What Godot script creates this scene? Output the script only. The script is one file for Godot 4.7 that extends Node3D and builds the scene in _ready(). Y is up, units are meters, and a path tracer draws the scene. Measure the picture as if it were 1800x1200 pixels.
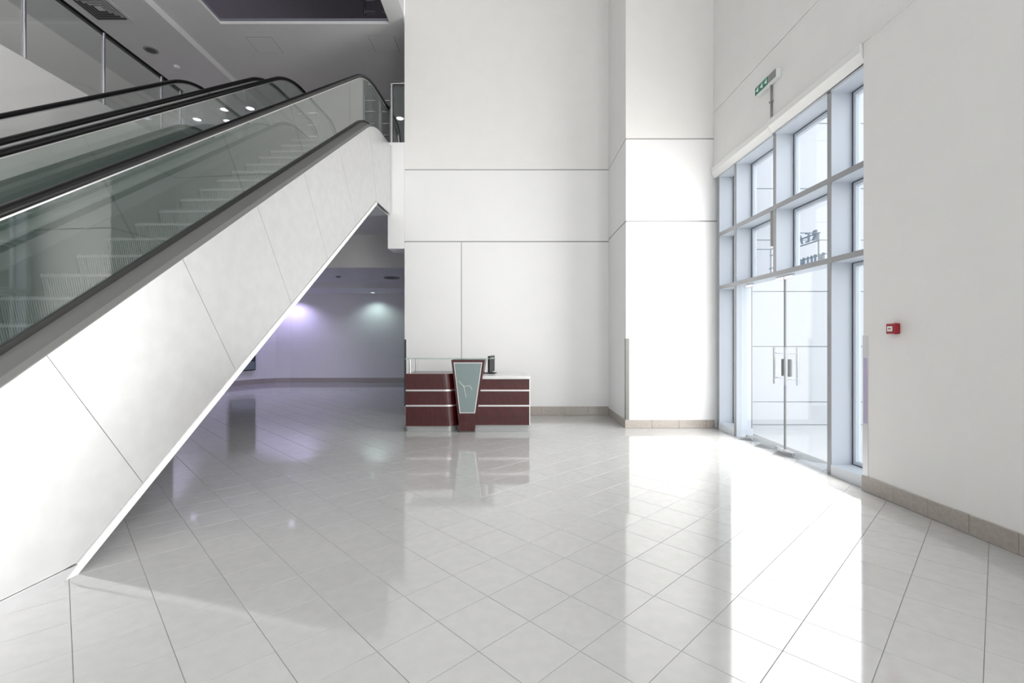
extends Node3D
# A double-height lobby with two escalators, a reception desk and a glazed entrance.
# x right, y up, depth d = -z (the camera stands at d = 0, 1.28 m above the floor).

const CAM_H := 1.28
const FOCAL := 825.0            # focal length in pixels of the 1800 x 1200 frame
const RIGHT_TURN := 0.0218      # the entrance wall turns in a little
const FRAME_X := 3.155          # plane of the entrance frame at d = 0

var taken := {}
var M := {}

# ------------------------------------------------------------------ helpers
func numbered(called: String) -> String:
	if not taken.has(called):
		taken[called] = 0
		return called
	taken[called] += 1
	return "%s_%03d" % [called, taken[called]]

func tag(o: Node3D, label: String, category: String, group := "", kind := "") -> Node3D:
	if label != "": o.set_meta("label", label)
	if category != "": o.set_meta("category", category)
	if group != "": o.set_meta("group", group)
	if kind != "": o.set_meta("kind", kind)
	return o

func thing(called: String, label: String, category: String, at := Vector3.ZERO, turn := 0.0, group := "") -> Node3D:
	var o := Node3D.new()
	o.name = numbered(called)
	add_child(o)
	o.position = at
	o.rotation.y = turn
	return tag(o, label, category, group)

func structure(called: String, label: String, category: String, at := Vector3.ZERO, turn := 0.0) -> Node3D:
	var o := thing(called, label, category, at, turn)
	o.set_meta("kind", "structure")
	return o

func new_st() -> SurfaceTool:
	var st := SurfaceTool.new()
	st.begin(Mesh.PRIMITIVE_TRIANGLES)
	st.set_smooth_group(-1)
	return st

func finish(st: SurfaceTool) -> ArrayMesh:
	st.generate_normals()
	return st.commit()

func part(called: String, mesh: Mesh, m: Material, parent: Node3D, at := Vector3.ZERO) -> MeshInstance3D:
	var o := MeshInstance3D.new()
	o.name = called
	o.mesh = mesh
	o.material_override = m
	parent.add_child(o, true)
	o.position = at
	return o

# a quad whose corners run counter-clockwise seen from outside
func quad(st: SurfaceTool, a: Vector3, b: Vector3, c: Vector3, d: Vector3) -> void:
	for v in [a, c, b, a, d, c]:
		st.add_vertex(v)

func tri(st: SurfaceTool, a: Vector3, b: Vector3, c: Vector3) -> void:
	for v in [a, c, b]:
		st.add_vertex(v)

# box between two corners, with chamfered vertical and horizontal edges when bev > 0
func add_box(st: SurfaceTool, lo: Vector3, hi: Vector3) -> void:
	var a := Vector3(minf(lo.x, hi.x), minf(lo.y, hi.y), minf(lo.z, hi.z))
	var b := Vector3(maxf(lo.x, hi.x), maxf(lo.y, hi.y), maxf(lo.z, hi.z))
	var p := []
	for i in 8:
		p.append(Vector3(b.x if i & 1 else a.x, b.y if i & 2 else a.y, b.z if i & 4 else a.z))
	quad(st, p[4], p[5], p[7], p[6])
	quad(st, p[1], p[0], p[2], p[3])
	quad(st, p[0], p[4], p[6], p[2])
	quad(st, p[5], p[1], p[3], p[7])
	quad(st, p[6], p[7], p[3], p[2])
	quad(st, p[0], p[1], p[5], p[4])

# box with every edge chamfered
func add_bevel(st: SurfaceTool, lo: Vector3, hi: Vector3, bev: float) -> void:
	var a := Vector3(minf(lo.x, hi.x), minf(lo.y, hi.y), minf(lo.z, hi.z))
	var b := Vector3(maxf(lo.x, hi.x), maxf(lo.y, hi.y), maxf(lo.z, hi.z))
	var c := (a + b) * 0.5
	var h := (b - a) * 0.5
	var k := minf(bev, minf(h.x, minf(h.y, h.z)) * 0.8)
	var sg := [-1.0, 1.0]
	var P := func(sx, sy, sz, axis):
		var v := Vector3(sx * h.x, sy * h.y, sz * h.z)
		for i in 3:
			if i != axis:
				v[i] -= (sx if i == 0 else (sy if i == 1 else sz)) * k
		return c + v
	for axis in 3:
		var u := (axis + 1) % 3
		var w := (axis + 2) % 3
		for s in sg:
			var pts := []
			for q in [[-1, -1], [1, -1], [1, 1], [-1, 1]]:
				var g := [0.0, 0.0, 0.0]
				g[axis] = s
				g[u] = q[0] * 1.0
				g[w] = q[1] * 1.0
				pts.append(P.call(g[0], g[1], g[2], axis))
			if s > 0: quad(st, pts[0], pts[1], pts[2], pts[3])
			else: quad(st, pts[3], pts[2], pts[1], pts[0])
	for axis in 3:                       # edges along this axis
		var u := (axis + 1) % 3
		var w := (axis + 2) % 3
		for su in sg:
			for sw in sg:
				var g := [0.0, 0.0, 0.0]
				g[u] = su
				g[w] = sw
				g[axis] = -1.0
				var a0: Vector3 = P.call(g[0], g[1], g[2], u)
				var b0: Vector3 = P.call(g[0], g[1], g[2], w)
				g[axis] = 1.0
				var a1: Vector3 = P.call(g[0], g[1], g[2], u)
				var b1: Vector3 = P.call(g[0], g[1], g[2], w)
				if su * sw > 0: quad(st, a0, b0, b1, a1)
				else: quad(st, a1, b1, b0, a0)
	for sx in sg:
		for sy in sg:
			for sz in sg:
				var t0: Vector3 = P.call(sx, sy, sz, 0)
				var t1: Vector3 = P.call(sx, sy, sz, 1)
				var t2: Vector3 = P.call(sx, sy, sz, 2)
				if sx * sy * sz > 0: tri(st, t0, t1, t2)
				else: tri(st, t2, t1, t0)

func box_mesh(lo: Vector3, hi: Vector3, bev := 0.0) -> ArrayMesh:
	var st := new_st()
	if bev > 0.0: add_bevel(st, lo, hi, bev)
	else: add_box(st, lo, hi)
	return finish(st)

# box given by x range, y range and depth range
func bx(x0: float, x1: float, y0: float, y1: float, d0: float, d1: float, bev := 0.0) -> ArrayMesh:
	return box_mesh(Vector3(x0, y0, -d0), Vector3(x1, y1, -d1), bev)

func add_tube(st: SurfaceTool, path: Array, r: float, n := 10) -> void:
	st.set_smooth_group(1)
	var rings := []
	for i in path.size():
		var p: Vector3 = path[i]
		var t: Vector3
		if i == 0: t = path[1] - path[0]
		elif i == path.size() - 1: t = path[i] - path[i - 1]
		else: t = (path[i + 1] - path[i]).normalized() + (path[i] - path[i - 1]).normalized()
		t = t.normalized()
		var ref := Vector3.UP if absf(t.y) < 0.9 else Vector3.RIGHT
		var u := t.cross(ref).normalized()
		var w := u.cross(t).normalized()
		var ring := []
		for k in n:
			var ang := TAU * k / n
			ring.append(p + (u * cos(ang) + w * sin(ang)) * r)
		rings.append(ring)
	for i in path.size() - 1:
		for k in n:
			var k2 := (k + 1) % n
			quad(st, rings[i][k], rings[i][k2], rings[i + 1][k2], rings[i + 1][k])
	st.set_smooth_group(-1)
	for k in range(1, n - 1):
		tri(st, rings[0][0], rings[0][k + 1], rings[0][k])
		tri(st, rings[-1][0], rings[-1][k], rings[-1][k + 1])

func tube_mesh(path: Array, r: float, n := 10) -> ArrayMesh:
	var st := new_st()
	add_tube(st, path, r, n)
	return finish(st)

# a flat figure in the (depth, height) plane, given a thickness in x
func add_plate(st: SurfaceTool, poly: PackedVector2Array, x0: float, x1: float) -> void:
	if Geometry2D.is_polygon_clockwise(poly):
		poly.reverse()
	var idx := Geometry2D.triangulate_polygon(poly)
	var xl := minf(x0, x1)
	var xh := maxf(x0, x1)
	for i in range(0, idx.size(), 3):
		var v := []
		for k in 3:
			v.append(poly[idx[i + k]])
		if (v[1] - v[0]).cross(v[2] - v[0]) < 0:
			v.reverse()
		tri(st, Vector3(xh, v[0].y, -v[0].x), Vector3(xh, v[1].y, -v[1].x), Vector3(xh, v[2].y, -v[2].x))
		tri(st, Vector3(xl, v[2].y, -v[2].x), Vector3(xl, v[1].y, -v[1].x), Vector3(xl, v[0].y, -v[0].x))
	for i in poly.size():
		var p := poly[i]
		var q := poly[(i + 1) % poly.size()]
		quad(st, Vector3(xl, p.y, -p.x), Vector3(xl, q.y, -q.x), Vector3(xh, q.y, -q.x), Vector3(xh, p.y, -p.x))

func plate_mesh(poly: PackedVector2Array, x0: float, x1: float) -> ArrayMesh:
	var st := new_st()
	add_plate(st, poly, x0, x1)
	return finish(st)

# round the corners of a line in the (depth, height) plane
func fillet(pts: Array, r: float, n := 10) -> Array:
	var out := [pts[0]]
	for i in range(1, pts.size() - 1):
		var a: Vector2 = pts[i - 1]
		var b: Vector2 = pts[i]
		var c: Vector2 = pts[i + 1]
		var u := (a - b).normalized()
		var w := (c - b).normalized()
		var half := acos(clampf(u.dot(w), -1, 1)) / 2
		var cut := minf(r / tan(half), minf(a.distance_to(b), b.distance_to(c)) * 0.48)
		var p := b + u * cut
		var q := b + w * cut
		for k in n + 1:
			var t := float(k) / n
			out.append(p.lerp(b, t).lerp(b.lerp(q, t), t))
	out.append(pts[-1])
	return out

# carry a profile (sideways x, off the path n) along a line in the (depth, height) plane
func add_sweep(st: SurfaceTool, path: Array, prof: Array, smooth := false) -> void:
	var rings := []
	for i in path.size():
		var t: Vector2
		if i == 0: t = path[1] - path[0]
		elif i == path.size() - 1: t = path[i] - path[i - 1]
		else: t = (path[i + 1] - path[i]).normalized() + (path[i] - path[i - 1]).normalized()
		t = t.normalized()
		var nrm := Vector2(-t.y, t.x)
		var ring := []
		for q in prof:
			var p: Vector2 = path[i] + nrm * q.y
			ring.append(Vector3(q.x, p.y, -p.x))
		rings.append(ring)
	var n := prof.size()
	st.set_smooth_group(1 if smooth else -1)
	for i in path.size() - 1:
		for k in n:
			var k2 := (k + 1) % n
			quad(st, rings[i][k], rings[i][k2], rings[i + 1][k2], rings[i + 1][k])
	st.set_smooth_group(-1)
	for k in range(1, n - 1):
		tri(st, rings[0][0], rings[0][k + 1], rings[0][k])
		tri(st, rings[-1][0], rings[-1][k], rings[-1][k + 1])

func sweep_mesh(path: Array, prof: Array, smooth := false) -> ArrayMesh:
	var st := new_st()
	add_sweep(st, path, prof, smooth)
	return finish(st)

# a ring or disc turned about the y axis: profile of (radius, height)
func lathe_mesh(prof: Array, n := 24) -> ArrayMesh:
	var st := new_st()
	for i in prof.size() - 1:
		for k in n:
			var a := TAU * k / n
			var b := TAU * (k + 1) / n
			var p: Vector2 = prof[i]
			var q: Vector2 = prof[i + 1]
			quad(st, Vector3(p.x * cos(a), p.y, p.x * sin(a)), Vector3(q.x * cos(a), q.y, q.x * sin(a)), Vector3(q.x * cos(b), q.y, q.x * sin(b)), Vector3(p.x * cos(b), p.y, p.x * sin(b)))
	return finish(st)

# two outlines of equal length joined into a solid (each an array of Vector3, bottom and top)
func loft_mesh(low: Array, top: Array) -> ArrayMesh:
	var st := new_st()
	var n := low.size()
	for k in n:
		var k2 := (k + 1) % n
		quad(st, low[k], low[k2], top[k2], top[k])
	for k in range(1, n - 1):
		tri(st, top[0], top[k], top[k + 1])
		tri(st, low[0], low[k + 1], low[k])
	return finish(st)

# ------------------------------------------------------------------ materials
func mat(c: Color, rough := 0.6, metal := 0.0, spec := 0.5) -> StandardMaterial3D:
	var m := StandardMaterial3D.new()
	m.albedo_color = c
	m.roughness = rough
	m.metallic = metal
	m.metallic_specular = spec
	return m

func glass(c: Color, alpha: float) -> StandardMaterial3D:
	var m := StandardMaterial3D.new()
	m.albedo_color = Color(c.r, c.g, c.b, alpha)
	m.transparency = BaseMaterial3D.TRANSPARENCY_ALPHA
	m.roughness = 0.0
	m.metallic_specular = 0.5
	return m

func lamp(c: Color, e: float) -> StandardMaterial3D:
	var m := mat(Color(0.9, 0.9, 0.9), 0.5)
	m.emission_enabled = true
	m.emission = c
	m.emission_energy_multiplier = e
	return m

# noise picture between two colours
func grain(a: Color, b: Color, freq: float, seed_n: int, oct := 4, sx := 1.0) -> ImageTexture:
	var f := FastNoiseLite.new()
	f.seed = seed_n
	f.frequency = freq
	f.fractal_octaves = oct
	var src := f.get_seamless_image(256, 256)
	var im := Image.create(256, 256, true, Image.FORMAT_RGB8)
	for y in 256:
		for x in 256:
			var v := src.get_pixel(int(x * sx) % 256, y).r
			im.set_pixel(x, y, a.lerp(b, v))
	im.generate_mipmaps()
	return ImageTexture.create_from_image(im)

func textured(tex: Texture2D, scale: Vector3, rough: float, metal := 0.0, spec := 0.5) -> StandardMaterial3D:
	var m := mat(Color.WHITE, rough, metal, spec)
	m.albedo_texture = tex
	m.uv1_triplanar = true
	m.uv1_world_triplanar = true
	m.uv1_scale = scale
	return m

func make_materials() -> void:
	var plaster := grain(Color(0.94, 0.937, 0.93), Color(0.949, 0.946, 0.94), 0.02, 3)
	M.paint = textured(plaster, Vector3.ONE * 0.4, 0.55)
	M.panel = textured(grain(Color(0.95, 0.951, 0.953), Color(0.957, 0.958, 0.961), 0.015, 5), Vector3.ONE * 0.3, 0.35)
	M.joint = mat(Color(0.66, 0.665, 0.67), 0.8)
	M.ceiling = textured(grain(Color(0.905, 0.905, 0.91), Color(0.92, 0.92, 0.925), 0.02, 6), Vector3.ONE * 0.4, 0.8)
	M.dark_panel = mat(Color(0.55, 0.55, 0.6), 0.03, 1.0)
	M.grout = mat(Color(0.6, 0.6, 0.59), 0.9)
	M.tiles = []
	for i in 4:
		var t: float = [0.0, 0.004, -0.004, 0.006][i]
		var tex := grain(Color(0.725 + t, 0.725 + t, 0.722 + t), Color(0.752 + t, 0.751 + t, 0.747 + t), 0.03, 20 + i, 5)
		var m := textured(tex, Vector3(1.3, 1.3, 1.3), 0.07, 0.0, 0.75)
		M.tiles.append(m)
	M.base = textured(grain(Color(0.66, 0.63, 0.6), Color(0.71, 0.685, 0.66), 0.05, 30), Vector3.ONE * 1.5, 0.18)
	M.steel = textured(grain(Color(0.86, 0.862, 0.865), Color(0.89, 0.892, 0.895), 0.03, 31, 5), Vector3(0.7, 0.7, 0.7), 0.32, 0.8)
	M.steel_dark = mat(Color(0.38, 0.385, 0.385), 0.42, 0.75)
	M.deck = mat(Color(0.5, 0.5, 0.495), 0.4, 0.5)
	M.chrome = mat(Color(0.82, 0.82, 0.83), 0.14, 1.0)
	M.glare_trim = mat(Color(0.95, 0.95, 0.95), 0.3)  # plain white stands in for window glare on the metal edge strip
	M.rubber = mat(Color(0.035, 0.033, 0.038), 0.35)
	M.black = mat(Color(0.05, 0.05, 0.055), 0.5)
	M.step = mat(Color(0.5, 0.505, 0.51), 0.5, 0.55)
	M.step_groove = mat(Color(0.22, 0.22, 0.23), 0.6, 0.4)
	M.skirt = mat(Color(0.5, 0.5, 0.5), 0.38, 0.7)
	M.rail_glass = glass(Color(0.5, 0.6, 0.56), 0.07)
	M.clear = glass(Color(0.9, 0.95, 0.97), 0.05)
	M.frame = mat(Color(0.88, 0.9, 0.925), 0.4)
	M.frame_face = mat(Color(0.62, 0.625, 0.635), 0.4, 0.3)
	M.gasket = mat(Color(0.3, 0.34, 0.4), 0.5)
	M.beam = mat(Color(0.93, 0.93, 0.925), 0.35)
	M.wood = textured(grain(Color(0.16, 0.02, 0.035), Color(0.36, 0.075, 0.09), 0.035, 40, 5), Vector3(5.0, 0.55, 5.0), 0.28)
	M.wood.clearcoat_enabled = true
	M.wood.clearcoat = 0.2
	M.wood.clearcoat_roughness = 0.12
	M.aluminium = mat(Color(0.86, 0.86, 0.87), 0.3, 0.8)
	M.kick = mat(Color(0.66, 0.67, 0.67), 0.3, 0.4)
	M.frosted = mat(Color(0.5, 0.56, 0.56), 0.18)
	M.etch = mat(Color(0.86, 0.9, 0.9), 0.4)
	M.top_glass = glass(Color(0.5, 0.68, 0.62), 0.35)
	M.counter = mat(Color(0.9, 0.91, 0.91), 0.25)
	M.screen = mat(Color(0.05, 0.06, 0.09), 0.5)
	M.green = mat(Color(0.1, 0.5, 0.4), 0.4)
	M.white = mat(Color(0.92, 0.94, 0.93), 0.4)
	M.grey = mat(Color(0.55, 0.55, 0.55), 0.5)
	M.red = mat(Color(0.62, 0.12, 0.17), 0.35)
	M.outside = mat(Color(0.8, 0.8, 0.805), 0.6)
	M.outside_joint = mat(Color(0.5, 0.52, 0.54), 0.7)
	M.ground = mat(Color(0.84, 0.84, 0.83), 0.5)
	M.sign_blue = mat(Color(0.34, 0.42, 0.5), 0.5)
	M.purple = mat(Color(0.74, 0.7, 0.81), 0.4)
	M.dark_shop = mat(Color(0.2, 0.2, 0.22), 0.3)
	M.glow = mat(Color(0.8, 0.76, 0.92), 0.4)

# ------------------------------------------------------------------ light and camera
func make_view() -> void:
	var cam := Camera3D.new()
	cam.name = "camera"
	cam.position = Vector3(0, CAM_H, 0)
	cam.fov = rad_to_deg(2.0 * atan(600.0 / FOCAL))
	cam.near = 0.05
	cam.far = 200.0
	cam.current = true
	add_child(cam)
	var sky_m := ProceduralSkyMaterial.new()
	sky_m.sky_top_color = Color(0.9, 0.94, 0.99)
	sky_m.sky_horizon_color = Color(0.96, 0.975, 0.99)
	sky_m.ground_bottom_color = Color(0.75, 0.75, 0.75)
	sky_m.ground_horizon_color = Color(0.9, 0.92, 0.94)
	sky_m.sky_energy_multiplier = 1.0
	var sky := Sky.new()
	sky.sky_material = sky_m
	var env := Environment.new()
	env.background_mode = Environment.BG_SKY
	env.sky = sky
	env.background_energy_multiplier = 2.8
	env.tonemap_mode = Environment.TONE_MAPPER_LINEAR
	env.tonemap_exposure = 1.0
	env.sdfgi_enabled = true
	env.ssao_enabled = true
	env.ssil_enabled = true
	var we := WorldEnvironment.new()
	we.name = "environment"
	we.environment = env
	add_child(we)
	# one area light for the glazed entrance, one added as fill behind the viewer
	area_light("entrance_daylight", Vector3(3.022, 1.86, -5.25), PI / 2 + atan(RIGHT_TURN), Vector2(2.3, 3.5), 15.5)
	area_light("side_fill", Vector3(3.12, 3.7, 3.5), PI / 2 + atan(RIGHT_TURN), Vector2(4.9, 6.5), 58.0)  # added fill light, its source out of view

func area_light(called: String, at: Vector3, turn: float, size: Vector2, energy: float) -> void:
	var l := AreaLight3D.new()
	l.name = called
	l.area_size = size
	l.light_color = Color(1.0, 0.99, 0.97)
	l.light_energy = energy
	l.area_range = 40.0
	l.shadow_enabled = true
	l.position = at
	l.rotation.y = turn
	add_child(l)

# ------------------------------------------------------------------ the setting
func make_floor() -> void:
	var f := structure("floor", "polished pale grey porcelain tiles laid diagonally across the lobby", "floor")
	part("screed", bx(-9.0, 3.35, -0.3, -0.0025, -7.0, 15.5), M.grout, f)
	# two directions of the diagonal grid
	var ub := Vector2(0.719, 0.695)
	var ua := Vector2(-0.695, 0.719)
	var pb := 0.302
	var qa := 0.2905
	var gap := 0.0013
	var cells := []
	for i in range(-40, 60):
		for j in range(-40, 70):
			var p0 := 0.0414 + pb * i
			var q0 := 0.0375 + qa * j
			var c := ub * (p0 + pb / 2) + ua * (q0 + qa / 2)      # (x, d)
			if c.x < -8.2 or c.x > 3.12 or c.y < -6.8 or c.y > 14.7:
				continue
			var seen := c.y > 1.5 and absf(c.x / c.y) < 1.16 and (c.x > -2.4 or c.y > 3.0)
			cells.append([c.length() if seen else 1000.0 + c.length(), c, i, j])
	cells.sort_custom(func(a, b): return a[0] < b[0])
	var hp := pb / 2 - gap
	var hq := qa / 2 - gap
	var bev := 0.0007
	var tile := func(st: SurfaceTool, o: Vector3):
		var top := []
		var low := []
		for s in [[-1, -1], [1, -1], [1, 1], [-1, 1]]:
			var v: Vector2 = ub * (s[0] * (hp - bev)) + ua * (s[1] * (hq - bev))
			var w: Vector2 = ub * (s[0] * hp) + ua * (s[1] * hq)
			top.append(o + Vector3(v.x, 0, -v.y))
			low.append(o + Vector3(w.x, -bev, -w.y))
		quad(st, top[0], top[1], top[2], top[3])
		for k in 4:
			var k2 := (k + 1) % 4
			quad(st, low[k], low[k2], top[k2], top[k])
			quad(st, low[k] - Vector3(0, 0.004, 0), low[k2] - Vector3(0, 0.004, 0), low[k2], low[k])
	var st1 := new_st()
	tile.call(st1, Vector3.ZERO)
	var one := finish(st1)
	var rest := []
	for k in 4:
		rest.append(new_st())
	var rng := RandomNumberGenerator.new()
	rng.seed = 11
	for n in cells.size():
		var c: Vector2 = cells[n][1]
		var v := rng.randi_range(0, 3)
		if n < 300:
			var t := part("tile", one, M.tiles[v], f, Vector3(c.x, 0, -c.y))
			t.rotation = Vector3(rng.randf_range(-1, 1), 0, rng.randf_range(-1, 1)) * 0.0006
		else:
			tile.call(rest[v], Vector3(c.x, 0, -c.y))
	for k in 4:
		tag(part("tile_field", finish(rest[k]), M.tiles[k], f), "", "", "", "stuff")

func make_walls() -> void:
	# back wall: plain painted above, large white panels with recessed joints below
	var D := 8.19
	var w := structure("wall_back", "tall off-white wall with panel joints behind the reception desk", "wall")
	part("core", bx(-1.862, 1.7, 0, 8.6, D + 0.014, D + 0.42), M.joint, w)
	part("upper_plaster", bx(-1.876, 1.69, 4.285, 8.6, D, D + 0.41), M.paint, w)
	var g := 0.002
	for r in [[-1.876, 1.69, 3.03 + g, 4.27 - g], [-1.876, -0.888 - g, 0.0, 3.015 - g], [-0.88 + g, 1.69, 0.0, 3.015 - g]]:
		part("panel", bx(r[0], r[1], r[2], r[3], D, D + 0.4, 0.003), M.panel, w)
	# slab edge beside the escalator head
	part("slab_edge", bx(-2.17, -1.878, 2.9, 4.755, D, D + 0.4, 0.004), M.panel, w)
	# projecting pier beside the entrance
	var p := structure("wall_pier", "white projecting pier with horizontal panel joints beside the entrance", "wall")
	part("core", bx(1.7, 3.3, 0, 8.6, 6.964, 8.6), M.joint, p)
	part("upper_plaster", bx(1.685, 3.29, 4.29, 8.6, 6.95, 8.19), M.paint, p)
	for r in [[3.07, 4.275], [0.0, 3.055]]:
		part("panel", bx(1.685, 3.29, r[0] + g, r[1] - g, 6.95, 8.19, 0.003), M.panel, p)
	# entrance wall, turned in by 1.25 degrees
	var turn := atan(RIGHT_TURN)
	var e := structure("wall_right", "white wall around the glazed entrance with a ledge line", "wall", Vector3(FRAME_X, 0, 0), turn)
	part("lower_plaster", bx(-0.045, 0.3, 0, 3.855, -1.0, 4.04, 0.003), M.paint, e)
	part("middle_plaster", bx(-0.02, 0.3, 3.69, 4.655, 4.04, 6.95), M.paint, e)
	part("middle_plaster", bx(-0.02, 0.3, 3.864, 4.655, -1.0, 4.04), M.paint, e)
	part("upper_plaster", bx(-0.02, 0.3, 4.662, 8.6, -1.0, 6.95), M.paint, e)
	part("joint_strip", bx(-0.012, 0.29, 4.65, 4.67, -1.0, 6.95), M.joint, e)
	part("joint_strip", bx(-0.015, 0.29, 3.85, 3.87, -1.0, 4.04), M.joint, e)
	# unseen opening behind the viewer, assumed and added for the fill light
	part("lower_plaster", bx(-0.045, 0.3, 0, 8.6, -7.0, -6.0), M.paint, e)
	part("lower_plaster", bx(-0.045, 0.3, 0, 0.4, -6.0, -1.0), M.paint, e)
	part("upper_plaster", bx(-0.045, 0.3, 7.0, 8.6, -6.0, -1.0), M.paint, e)
	# hood above the glazing
	var hood := PackedVector2Array([Vector2(-0.005, 3.855), Vector2(-0.06, 3.852), Vector2(-0.075, 3.835), Vector2(-0.07, 3.77), Vector2(-0.03, 3.69), Vector2(-0.005, 3.69)])
	var hs := new_st()
	for seg in [[4.045, 5.44], [5.448, 6.94]]:
		var k: float = 0.0 if seg[0] < 5.0 else 0.007
		var ring := []
		for s in seg:
			var rr := []
			for v in hood:
				rr.append(Vector3(v.x + (k if v.x < -0.02 else 0.0), v.y - k, -s))
			ring.append(rr)
		for i in hood.size():
			var j := (i + 1) % hood.size()
			quad(hs, ring[0][i], ring[1][i], ring[1][j], ring[0][j])
		for i in range(1, hood.size() - 1):
			tri(hs, ring[0][0], ring[0][i], ring[0][i + 1])
			tri(hs, ring[1][0], ring[1][i + 1], ring[1][i])
	part("hood", finish(hs), M.beam, e)
	part("ledge_cap", bx(-0.055, -0.02, 3.843, 3.856, -1.0, 4.04), M.beam, e)
	# wall behind the camera
	var rw := structure("wall_rear", "plain white wall behind the viewer", "wall")
	part("plaster", bx(-8.3, 3.5, 0, 8.8, -7.0, -7.3), M.paint, rw)
	# ceilings
	var c1 := structure("ceiling", "white lobby ceiling far above the desk", "ceiling")
	part("board", bx(-1.9, 3.4, 8.6, 8.8, -7.3, 8.7), M.ceiling, c1)
	part("bulkhead", bx(-1.92, -1.88, 6.94, 8.8, -7.3, 8.18), M.ceiling, c1)
	var c2 := structure("ceiling", "suspended ceiling above the escalators with a long tinted mirror panel", "ceiling")
	part("board", bx(-5.97, -5.2, 6.94, 7.1, -7.3, 15.5), M.ceiling, c2)
	part("board", bx(-2.18, -1.92, 6.94, 7.1, -7.3, 15.5), M.ceiling, c2)
	part("board", bx(-5.2, -2.18, 6.94, 7.1, 8.37, 15.5), M.ceiling, c2)
	part("board", bx(-5.2, -2.18, 6.94, 7.1, -7.3, 1.0), M.ceiling, c2)
	part("tinted_mirror_panel", bx(-5.25, -2.1, 6.99, 7.12, 0.9, 8.45), M.dark_panel, c2)
	part("board", bx(-8.3, -5.97, 6.82, 7.1, -7.3, 15.5), M.ceiling, c2)
	part("rear_board", bx(-1.92, 3.4, 6.94, 7.1, 8.6, 15.5), M.ceiling, c2)
	# upper storey
	var u := structure("floor_upper", "upper storey slab behind the escalator heads", "floor")
	part("slab", bx(-8.3, 3.3, 3.62, 4.5, 8.62, 15.5), M.ceiling, u)
	part("slab", bx(-6.0, -2.25, 3.95, 4.48, 8.3, 8.62), M.ceiling, u)
	part("stone_finish", bx(-8.2, 3.3, 4.5, 4.503, 8.62, 15.3), M.base, u)
	part("balcony_slab", bx(-8.3, -6.02, 3.62, 4.5, -7.0, 8.62), M.ceiling, u)
	var fa := structure("wall_balcony", "cream parapet face along the balcony left of the escalators", "wall")
	part("fascia", bx(-6.02, -5.98, 3.0, 4.755, -7.0, 8.62), M.paint, fa)
	part("kerb", bx(-6.2, -6.02, 4.5, 4.755, -7.0, 8.62), M.paint, fa)
	var uw := structure("wall_upper_far", "grey wall closing the upper storey", "wall")
	part("plaster", bx(-8.3, 3.3, 4.5, 7.1, 15.3, 15.5), M.paint, uw)
	part("plaster", bx(3.1, 3.3, 0.0, 7.1, 8.6, 15.5), M.paint, uw)
	# ground-floor hall behind: bulkhead, low ceiling, curved far wall
	var lc := structure("ceiling_low", "low grey ceiling of the hall beyond the escalators", "ceiling")
	part("board", bx(-8.3, 3.2, 2.91, 3.0, 10.39, 13.01), M.ceiling, lc)
	part("bulkhead", bx(-8.3, 3.2, 2.9, 3.63, 10.28, 10.4), M.paint, lc)
	part("drop", bx(-8.3, 3.2, 2.76, 2.95, 13.0, 14.8), M.ceiling, lc)
	var fw := structure("wall_far", "lilac-grey wall curving round the hall beyond the escalators", "wall")
	var line := [Vector2(3.2, 14.6), Vector2(-6.9, 14.6), Vector2(-7.3, 14.5), Vector2(-7.55, 14.3), Vector2(-7.72, 14.05), Vector2(-8.03, 13.3), Vector2(-8.1, 12.6), Vector2(-8.14, 11.6), Vector2(-8.2, 10.0), Vector2(-8.2, -7.0)]
	part("plaster", bend(line, 0.0, 7.1, 0.0, 0.25, 14.7), M.paint, fw)
	var fb := structure("baseboard_far", "beige tile skirting along the curved hall wall", "baseboard")
	for i in line.size() - 1:
		var a: Vector2 = line[i]
		var b: Vector2 = line[i + 1]
		part("tile", bend([a, b], 0.0, 0.15, -0.012, 0.0, 0), M.base, fb)

# a wall that follows a line of (x, d) points seen from its left-hand side
func bend(line: Array, y0: float, y1: float, near: float, far: float, _top: float) -> ArrayMesh:
	var st := new_st()
	var inner := []
	var outer := []
	for i in line.size():
		var t: Vector2
		if i == 0: t = line[1] - line[0]
		elif i == line.size() - 1: t = line[i] - line[i - 1]
		else: t = (line[i + 1] - line[i]).normalized() + (line[i] - line[i - 1]).normalized()
		t = t.normalized()
		var nrm := Vector2(t.y, -t.x)        # away from the hall
		inner.append(line[i] + nrm * near)
		outer.append(line[i] + nrm * far)
	for i in line.size() - 1:
		var a: Vector2 = inner[i]
		var b: Vector2 = inner[i + 1]
		var c: Vector2 = outer[i]
		var d: Vector2 = outer[i + 1]
		quad(st, Vector3(b.x, y0, -b.y), Vector3(a.x, y0, -a.y), Vector3(a.x, y1, -a.y), Vector3(b.x, y1, -b.y))
		quad(st, Vector3(c.x, y0, -c.y), Vector3(d.x, y0, -d.y), Vector3(d.x, y1, -d.y), Vector3(c.x, y1, -c.y))
		quad(st, Vector3(b.x, y1, -b.y), Vector3(a.x, y1, -a.y), Vector3(c.x, y1, -c.y), Vector3(d.x, y1, -d.y))
	return finish(st)

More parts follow.
